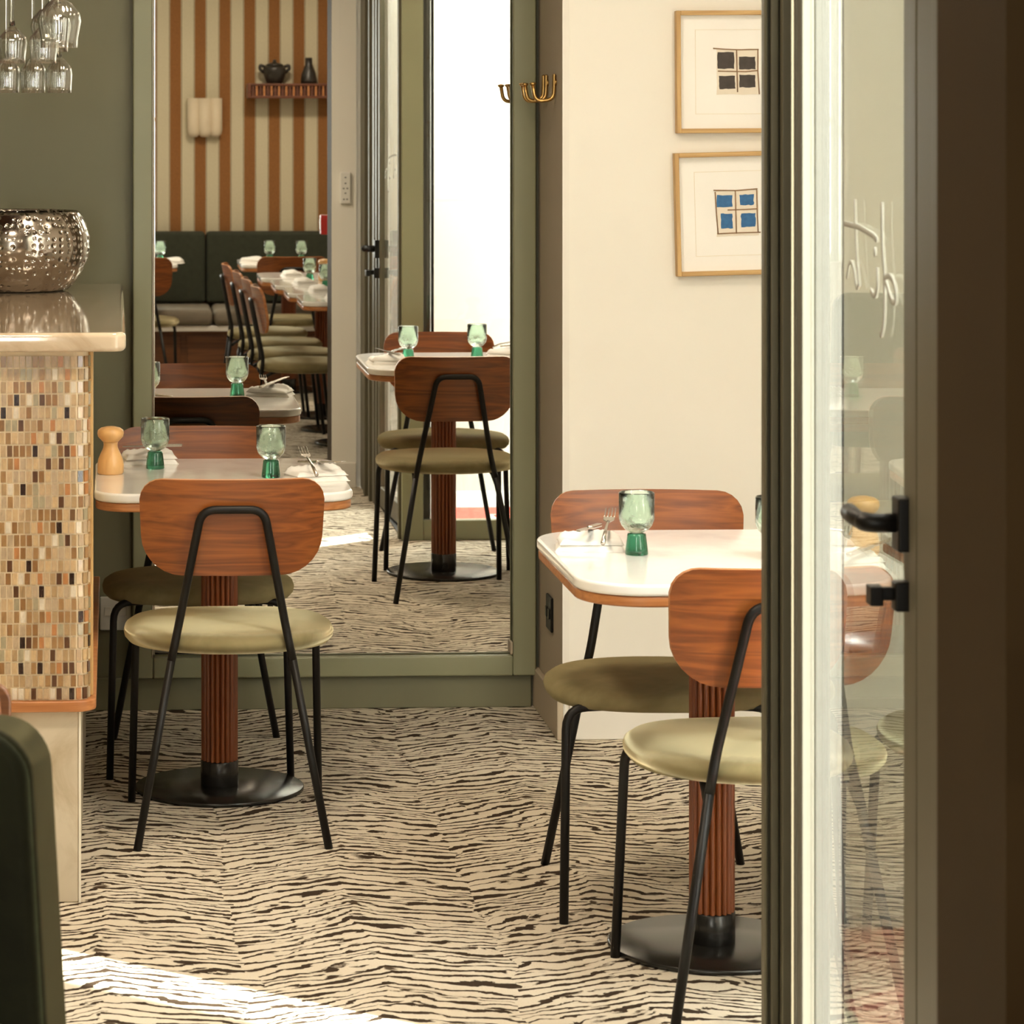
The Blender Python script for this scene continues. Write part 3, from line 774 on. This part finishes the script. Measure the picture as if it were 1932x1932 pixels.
# hanging glasses and their rack
rk = thing('glass_rack', 'overhead rack above the bar holding upside-down stemmed glasses', 'rack', (-.25, 6.6, 0))
bm = new_bm()
for yy in (6.10, 6.30, 6.50, 6.70, 6.90): add_box(bm, -.4, .165, yy-.012-6.6, yy+.012-6.6, 1.955, 1.967)
obj('rail', bm, M['blackmetal'], rk)['kind'] = 'stuff'
box('board', -.4, .165, -.55, .35, 1.968, 1.99, M['darkwood'], rk)
for x in (-.3, .1): tube('hanging_rod', [(x, 0, 1.99), (x, 0, CZ)], .008, M['blackmetal'], rk)
def make_stem(rim_r, bulge_r, bowl_h, stem_h, label, name='wine_glass'):
    t = thing(name, label, 'glass')                     # origin at the foot (top), hanging down
    b = -stem_h
    P = [(0, b+.004), (.004, b+.002), (bulge_r*.55, b-.008), (bulge_r*.92, b-bowl_h*.28), (bulge_r, b-bowl_h*.45), (rim_r*1.02, b-bowl_h*.8), (rim_r, b-bowl_h),
         (rim_r-.0014, b-bowl_h), (rim_r*1.02-.0014, b-bowl_h*.8), (bulge_r-.0016, b-bowl_h*.45), (bulge_r*.92-.002, b-bowl_h*.28), (bulge_r*.55-.002, b-.0095), (0, b-.006)]
    lathe('cup', P, M['thinglass'], t, 72, lambda a: .022*math.cos(2*PI*18*a))
    lathe('stem', [(0, b+.002), (.0062, b+.0035), (.0038, b+.02), (.0036, -.03), (.006, -.006), (.0245, -.0012), (.0245, 0), (0, 0)], M['clearglass'], t, 24)
    return t
HZ = 1.954
wgA = make_stem(.027, .029, .080, .232, 'rear hanging wine glass at the left frame edge, rim lowest')
wgB = make_stem(.026, .030, .075, .179, 'stemmed glass hanging in the middle row')
wgC = make_stem(.036, .043, .098, .128, 'large stemmed glass hanging nearest the green wall')
AG, BG = 'small stemmed glasses hanging in the rear rows of the rack', 'stemmed glasses hanging in the front row of the rack'
def xpx(px, y): return (px-215)/5700*y
def rear(i, px, y, rimz, lb_, gl_, tot, group):
    z = rimz+tot
    if i == 0: gl_.location = (xpx(px, y), y, z); gl_['label'] = lb_; gl_['group'] = group
    else: dup(gl_, (xpx(px, y), y, z), 0, lb_, group)
    # its foot sits in the rail
for i, (px, lb_) in enumerate(((14, 'rear hanging glass nearest the left frame edge, lowest rim'),
                               (63, 'middle one of the three rear hanging glasses with the lowest rims'), (112, 'rightmost rear hanging glass, straight low rim against the green wall'))):
    rear(i, px, 6.90, 1.642, lb_, wgA, .312, AG)
for i, (px, lb_) in enumerate(((24, 'front hanging glass at the left frame edge, stem in view'), (82, 'front hanging glass to the right, stem in view, before the large ones'))):
    rear(i, px, 6.30, 1.700, lb_, wgB, .254, BG)
rear(0, 112, 6.10, 1.728, 'largest hanging glass at the right end of the rack, rim higher than the rest', wgC, .226, None)
del wgC['group']
rear(1, 96, 6.50, 1.728, 'rounded hanging glass just left of the largest one', wgC, .226, None)

# ------------------------------------------------------------------ pictures
PY = 7.655
def picture(x0, z0, z1, tilt, label, cols_, shapes, twigs):
    wd = z1-z0+.006; cxp = x0+wd/2; czp = (z0+z1)/2
    t = thing('framed_picture', label, 'picture', (cxp, PY, czp)); t.rotation_euler = (0, -tilt, 0)
    w, h = wd/2, (z1-z0)/2; fw = .0115
    box('frame_side', -w, -w+fw, -.028, 0, -h, h, M['oakv'], t, .0015); box('frame_side', w-fw, w, -.028, 0, -h, h, M['oakv'], t, .0015)
    box('frame_rail', -w+fw, w-fw, -.028, 0, h-fw, h, M['oak'], t, .0015); box('frame_rail', -w+fw, w-fw, -.028, 0, -h, -h+fw, M['oak'], t, .0015)
    box('mat_board', -w+fw, w-fw, -.010, -.002, -h+fw, h-fw, M['paper'], t)
    bm = new_bm(); q = .108
    for a in ((-q, -q+.0012, -q, q), (q-.0012, q, -q, q), (-q, q, q-.0012, q), (-q, q, -q, -q+.0012)): add_box(bm, a[0], a[1], -.0108, -.010, a[2], a[3])
    obj('mat_bevel', bm, M['rib'], t)
    aw = .058
    rnd = random.Random(int(z0*1000)); bm = new_bm()
    def ragged(x0_, z0_, x1_, z1_, j):
        P = []
        for (a, b, c_, d_) in ((x0_, z0_, x1_, z0_), (x1_, z0_, x1_, z1_), (x1_, z1_, x0_, z1_), (x0_, z1_, x0_, z0_)):
            for k in range(5): P.append((a+(c_-a)*k/5+rnd.uniform(-j, j), b+(d_-b)*k/5+rnd.uniform(-j, j)))
        return P
    sheet = new_bm(); add_prism(sheet, ragged(-.053, -.058, .055, .058, .0012), -.0115, -.0101, lambda x, y, z: (x, z, y)); sh = obj('art_sheet', sheet, M['artpaper'], t)
    for (a, b, c_, d_, mt) in shapes:
        p = new_bm(); add_prism(p, ragged(a, b, c_, d_, .0011), -.0121, -.0113, lambda x, y, z: (x, z, y)); obj('patch', p, M[mt], sh)
    for tw_ in twigs:
        p = new_bm(); add_tube(p, [(x, -.0125, z) for x, z in tw_], .0016, 6); obj('twig', p, M['twig'], sh, smooth=True)
    return t
dk, bl = 'charcoal', 'blue'
picture(1.430, 1.545, 1.857, math.radians(.35), 'upper framed picture of four charcoal squares behind twig window bars', None,
        [(-.051, .008, -.008, .050, dk), (.004, .006, .046, .038, dk), (-.047, -.044, -.006, -.010, dk), (.005, -.040, .046, -.008, dk)],
        [[(-.062, .060), (-.03, .0575), (0, .056), (.055, .0565)], [(-.002, .056), (-.001, .0), (.0, -.052)], [(-.05, .002), (-.02, .001), (.02, 0), (.052, .003)], [(.053, .057), (.0525, .0), (.056, -.058)]])
picture(1.428, 1.183, 1.497, math.radians(1.45), 'lower framed picture of four blue squares behind twig window bars', None,
        [(-.051, .016, -.012, .047, bl), (.008, .020, .044, .047, bl), (-.042, -.038, -.012, .0, bl), (.010, -.036, .047, -.001, bl)],
        [[(-.059, .060), (0, .058), (.054, .061)], [(-.003, .058), (-.003, 0), (-.003, -.052)], [(-.024, .009), (.02, .009), (.052, .010)], [(.052, .059), (.052, .0), (.053, -.050)], [(-.052, -.051), (0, -.050), (.059, -.050)], [(-.055, .056), (-.053, 0), (-.050, -.05)]])

# ------------------------------------------------------------------ brass hooks and sockets
def hooks(y, label):
    t = thing('coat_hook', label, 'hook', (1.142, y, 1.665))
    bm = new_bm(); add_lathe(bm, [(0, 0), (.0085, 0), (.0085, .005), (0, .006)], 16)
    for v in bm.verts: v.co = Vector((-v.co.z, v.co.x, v.co.y+.010))
    obj('wall_rose', bm, M['brass'], t, smooth=True)
    P = fillet([(-.003, 0, .012), (-.006, 0, .035), (-.006, 0, .0), (-.008, 0, -.034), (-.055, 0, -.040), (-.062, 0, .004)], .026, 7)
    tube('hook_arm', [(-.004, 0, .030)] + P[3:], .0052, M['brass'], t, 10)
    bm = new_bm(); add_lathe(bm, [(0, 0), (.006, .0), (.0095, .004), (.0085, .007), (0, .009)], 16)
    for v in bm.verts: v.co += Vector((-.062, 0, .002))
    obj('hook_tip', bm, M['brass'], t, smooth=True); return t
h0 = hooks(7.76, 'brass coat hook nearest the corner of the picture wall')
hg = 'brass coat hooks on the narrow side wall'
for k, (y, lb_) in enumerate(((7.905, 'middle brass coat hook on the side wall'), (7.955, 'innermost brass coat hook, closest to the mirror frame'))):
    dup(h0, (1.142, y, 1.6645), 0, lb_, hg)
h0['group'] = hg
sk = thing('black_wall_socket', 'black socket plate low on the narrow side wall beside the mirror', 'socket', (1.142, 7.86, .288))
box('plate', -.007, 0, -.047, .047, -.045, .045, M['black'], sk, .003)
for dy in (-.022, .022): box('switch', -.011, -.007, dy-.010, dy+.010, -.012, .014, M['blackmetal'], sk, .001)
ws = thing('white_wall_socket', 'white double socket plate low on the green wall behind the left chairs', 'socket', (.004, MY, .257))
box('plate', -.042, .042, -.009, 0, -.045, .045, M['plastic'], ws, .004)
for dx in (-.02, .02): box('switch', dx-.009, dx+.009, -.012, -.009, -.006, .018, M['white'], ws, .001)

# ------------------------------------------------------------------ velvet lounge chairs at the lower left, close to the camera
lc = thing('upholstered_chair', 'dark green velvet chair back with a paler side edge at the lower left corner', 'chair', (-.330, 3.80, 0), -.28)
bm = new_bm(); P = rrect(.53, .62, (.06, .09, .05, .05), 8)
def bend(x, y, z): return (x*(1-.10*(y+.1)), z + .10*x*x - (y)*.10, .54+y)
add_prism(bm, P, -.055, .055, bend); obj('backrest', bm, M['velvetdark'], lc, bevel=.018, seg=4)
bm = new_bm()
for k, (sx_, y_) in enumerate(((1, .052), )):
    pp = [(x*1.0, y) for x, y in P]
ring = [Vector(bend(x, y, 0)) for x, y in P]
bm = new_bm(); add_prism(bm, rrect(.535, .625, (.06, .09, .05, .05), 8), -.047, .047, bend); obj('edge_welt', bm, M['velvetside'], lc, bevel=.012, seg=3)
bm = new_bm(); add_prism(bm, rrect(.50, .46, .07, 8), .40, .49, lambda x, y, z: (x, y-.26, z)); obj('seat', bm, M['velvetdark'], lc, bevel=.02, seg=4)
for x in (-.20, .20):
    for y in (-.44, .0): tube('leg', [(x*1.05, y, 0), (x, y, .40)], [.012, .017], M['plinthwood'], lc)
l2 = thing('wooden_stool', 'brown wooden post top just inside the left frame edge under the mosaic', 'stool', (-.338, 4.55, 0))
for k, (x, y) in enumerate(((-.15, -.15), (.15, -.15), (-.15, .15), (.15, .15))): tube('leg', [(x, y, 0), (x, y, .42)], [.018, .022], M['plinthwood'], l2)
bm = new_bm(); add_prism(bm, rrect(.36, .36, .05, 6), .42, .46); obj('seat', bm, M['plinthwood'], l2, bevel=.01)
bm = new_bm()
for x in (-.15, .15): add_tube(bm, [(x, .16, .46), (x, .19, .695)], .014, 10)
obj('back_post', bm, M['plinthwood'], l2, smooth=True)['kind'] = 'stuff'
bm = new_bm(); add_prism(bm, rrect(.355, .09, .03, 5), .18, .20, lambda x, y, z: (x, z, .662+y)); obj('back_rail', bm, M['plinthwood'], l2, bevel=.005)

# ------------------------------------------------------------------ banquette wall (seen in the mirror)
bq = thing('banquette', 'long banquette with dark green velvet back and taupe seat under striped wallpaper', 'banquette', (.9, -1.895, 0))
for x0, x1 in ((-1.15, -.38), (-.375, 1.0), (1.005, 1.64)):
    box('back_cushion', x0, x1, .0, .14, .46, .885, M['banqback'], bq, .022)
for x0, x1 in ((-1.15, -.35), (-.345, .72), (.725, 1.64)):
    box('seat_cushion', x0, x1, .05, .62, .36, .455, M['banqseat'], bq, .03)
box('seat_board', -1.15, 1.64, .0, .60, .325, .358, M['napkin'], bq, .004)
box('base', -1.15, 1.64, .0, .54, .0, .323, M['plinthwood'], bq)
for x0 in (-1.1, -.5, .1, .7): box('base_panel', x0, x0+.56, .54, .552, .03, .30, M['plinthwood'], bq, .003)
sc_ = thing('wall_sconce', 'cream ceramic wall sconce of three rounded lobes on the striped wallpaper', 'wall lamp', (.52, -1.9, 1.565))
bm = new_bm()
for dx, r in ((-.068, .040), (.0, .046), (.066, .040)):
    P = [(0, -.117), (r*.5, -.115), (r*.85, -.100), (r, -.075), (r, .117), (r-.006, .117), (r-.006, -.06), (0, -.06)]
    add_lathe(bm, P, 28, None, (dx, r*.9))
obj('shade', bm, M['ceramic'], sc_, smooth=True)
box('wall_plate', -.05, .05, 0, .012, -.06, .06, M['ceramic'], sc_)
shf = thing('wall_shelf', 'dark slatted wooden shelf on the striped wallpaper holding two dark pots', 'shelf', (1.17, -1.9, 1.725))
box('board', -.38, .40, 0, .17, .030, .044, M['darkwood'], shf, .002); box('board', -.38, .40, 0, .17, -.044, -.030, M['darkwood'], shf, .002)
box('end_cap', -.395, -.372, 0, .172, -.044, .044, M['darkwood'], shf, .003)
for k in range(34): box('slat', -.366+k*.0226, -.354+k*.0226, .150, .164, -.030, .030, M['edgewood'] if k % 2 else M['darkwood'], shf)
box('back_board', -.37, .40, .125, .135, -.030, .030, M['darkwood'], shf)
pt = thing('lidded_pot', 'dark round pot with handles and a lid on the slatted shelf', 'pot', (.945, -1.81, 1.7692))
lathe('body', [(0, 0), (.042, 0), (.050, .008), (.066, .05), (.070, .085), (.066, .100), (.058, .104), (0, .104)], M['darkpot'], pt, 36)
lathe('lid', [(0, .105), (.056, .105), (.052, .116), (.02, .124), (.010, .130), (.013, .139), (0, .145)], M['darkpot'], pt, 32)
for s in (-1, 1): tube('handle', fillet([(s*.055, 0, .060), (s*.092, 0, .088), (s*.088, 0, .112), (s*.058, 0, .098)], .015), .010, M['darkpot'], pt)
vs = thing('dark_bottle_vase', 'dark bottle shaped vase with a straight neck on the slatted shelf', 'vase', (1.155, -1.81, 1.7692))
lathe('body', [(0, 0), (.050, 0), (.050, .02), (.044, .06), (.030, .095), (.022, .115), (.021, .155), (.016, .155), (.015, .12), (0, .11)], M['darkpot'], vs, 36)
# remote and alarm on the courtyard wall
rm = thing('wall_remote', 'slim white remote control holder on the plaster beside the glazed door, reflected', 'remote control', (.982, 3.352, 1.275))
box('holder', -.024, .024, 0, .016, -.068, .068, M['plastic'], rm, .006)
for k, (dx, dz) in enumerate(((0, .045), (0, .02), (-.008, -.002), (.008, -.002), (0, -.022), (-.007, -.048), (.007, -.048))):
    box('button', dx-.004, dx+.004, .016, .0172, dz-.003, dz+.003, M['grey'], rm)
fa = thing('fire_call_point', 'small red fire alarm call point on the wall end, half hidden in the reflection', 'fire alarm', (.960, 2.85, 1.10))
box('case', -.052, 0, -.043, .043, -.043, .043, M['red'], fa, .004); box('break_panel', -.054, -.052, -.024, .024, -.022, .026, M['plastic'], fa)
# red mat outside
mt = thing('red_doormat', 'red mat with white line lettering on the courtyard paving, reflected through the glass', 'mat', (1.715, 4.30, -.02))
box('mat', -.40, .40, -.34, .34, 0, .012, M['matred'], mt, .003)
for (a, b, c_, d_) in ((-.22, .10, .30, .085), (-.22, .10, -.20, -.10), (-.22, -.10, .06, -.115), (-.02, .02, .30, .005), (.10, -.05, .30, -.065), (.12, -.14, .32, -.155), (.10, -.05, .115, .02)):
    box('lettering', min(a, c_), max(a, c_), min(b, d_), max(b, d_), .012, .0135, M['letter'], mt)
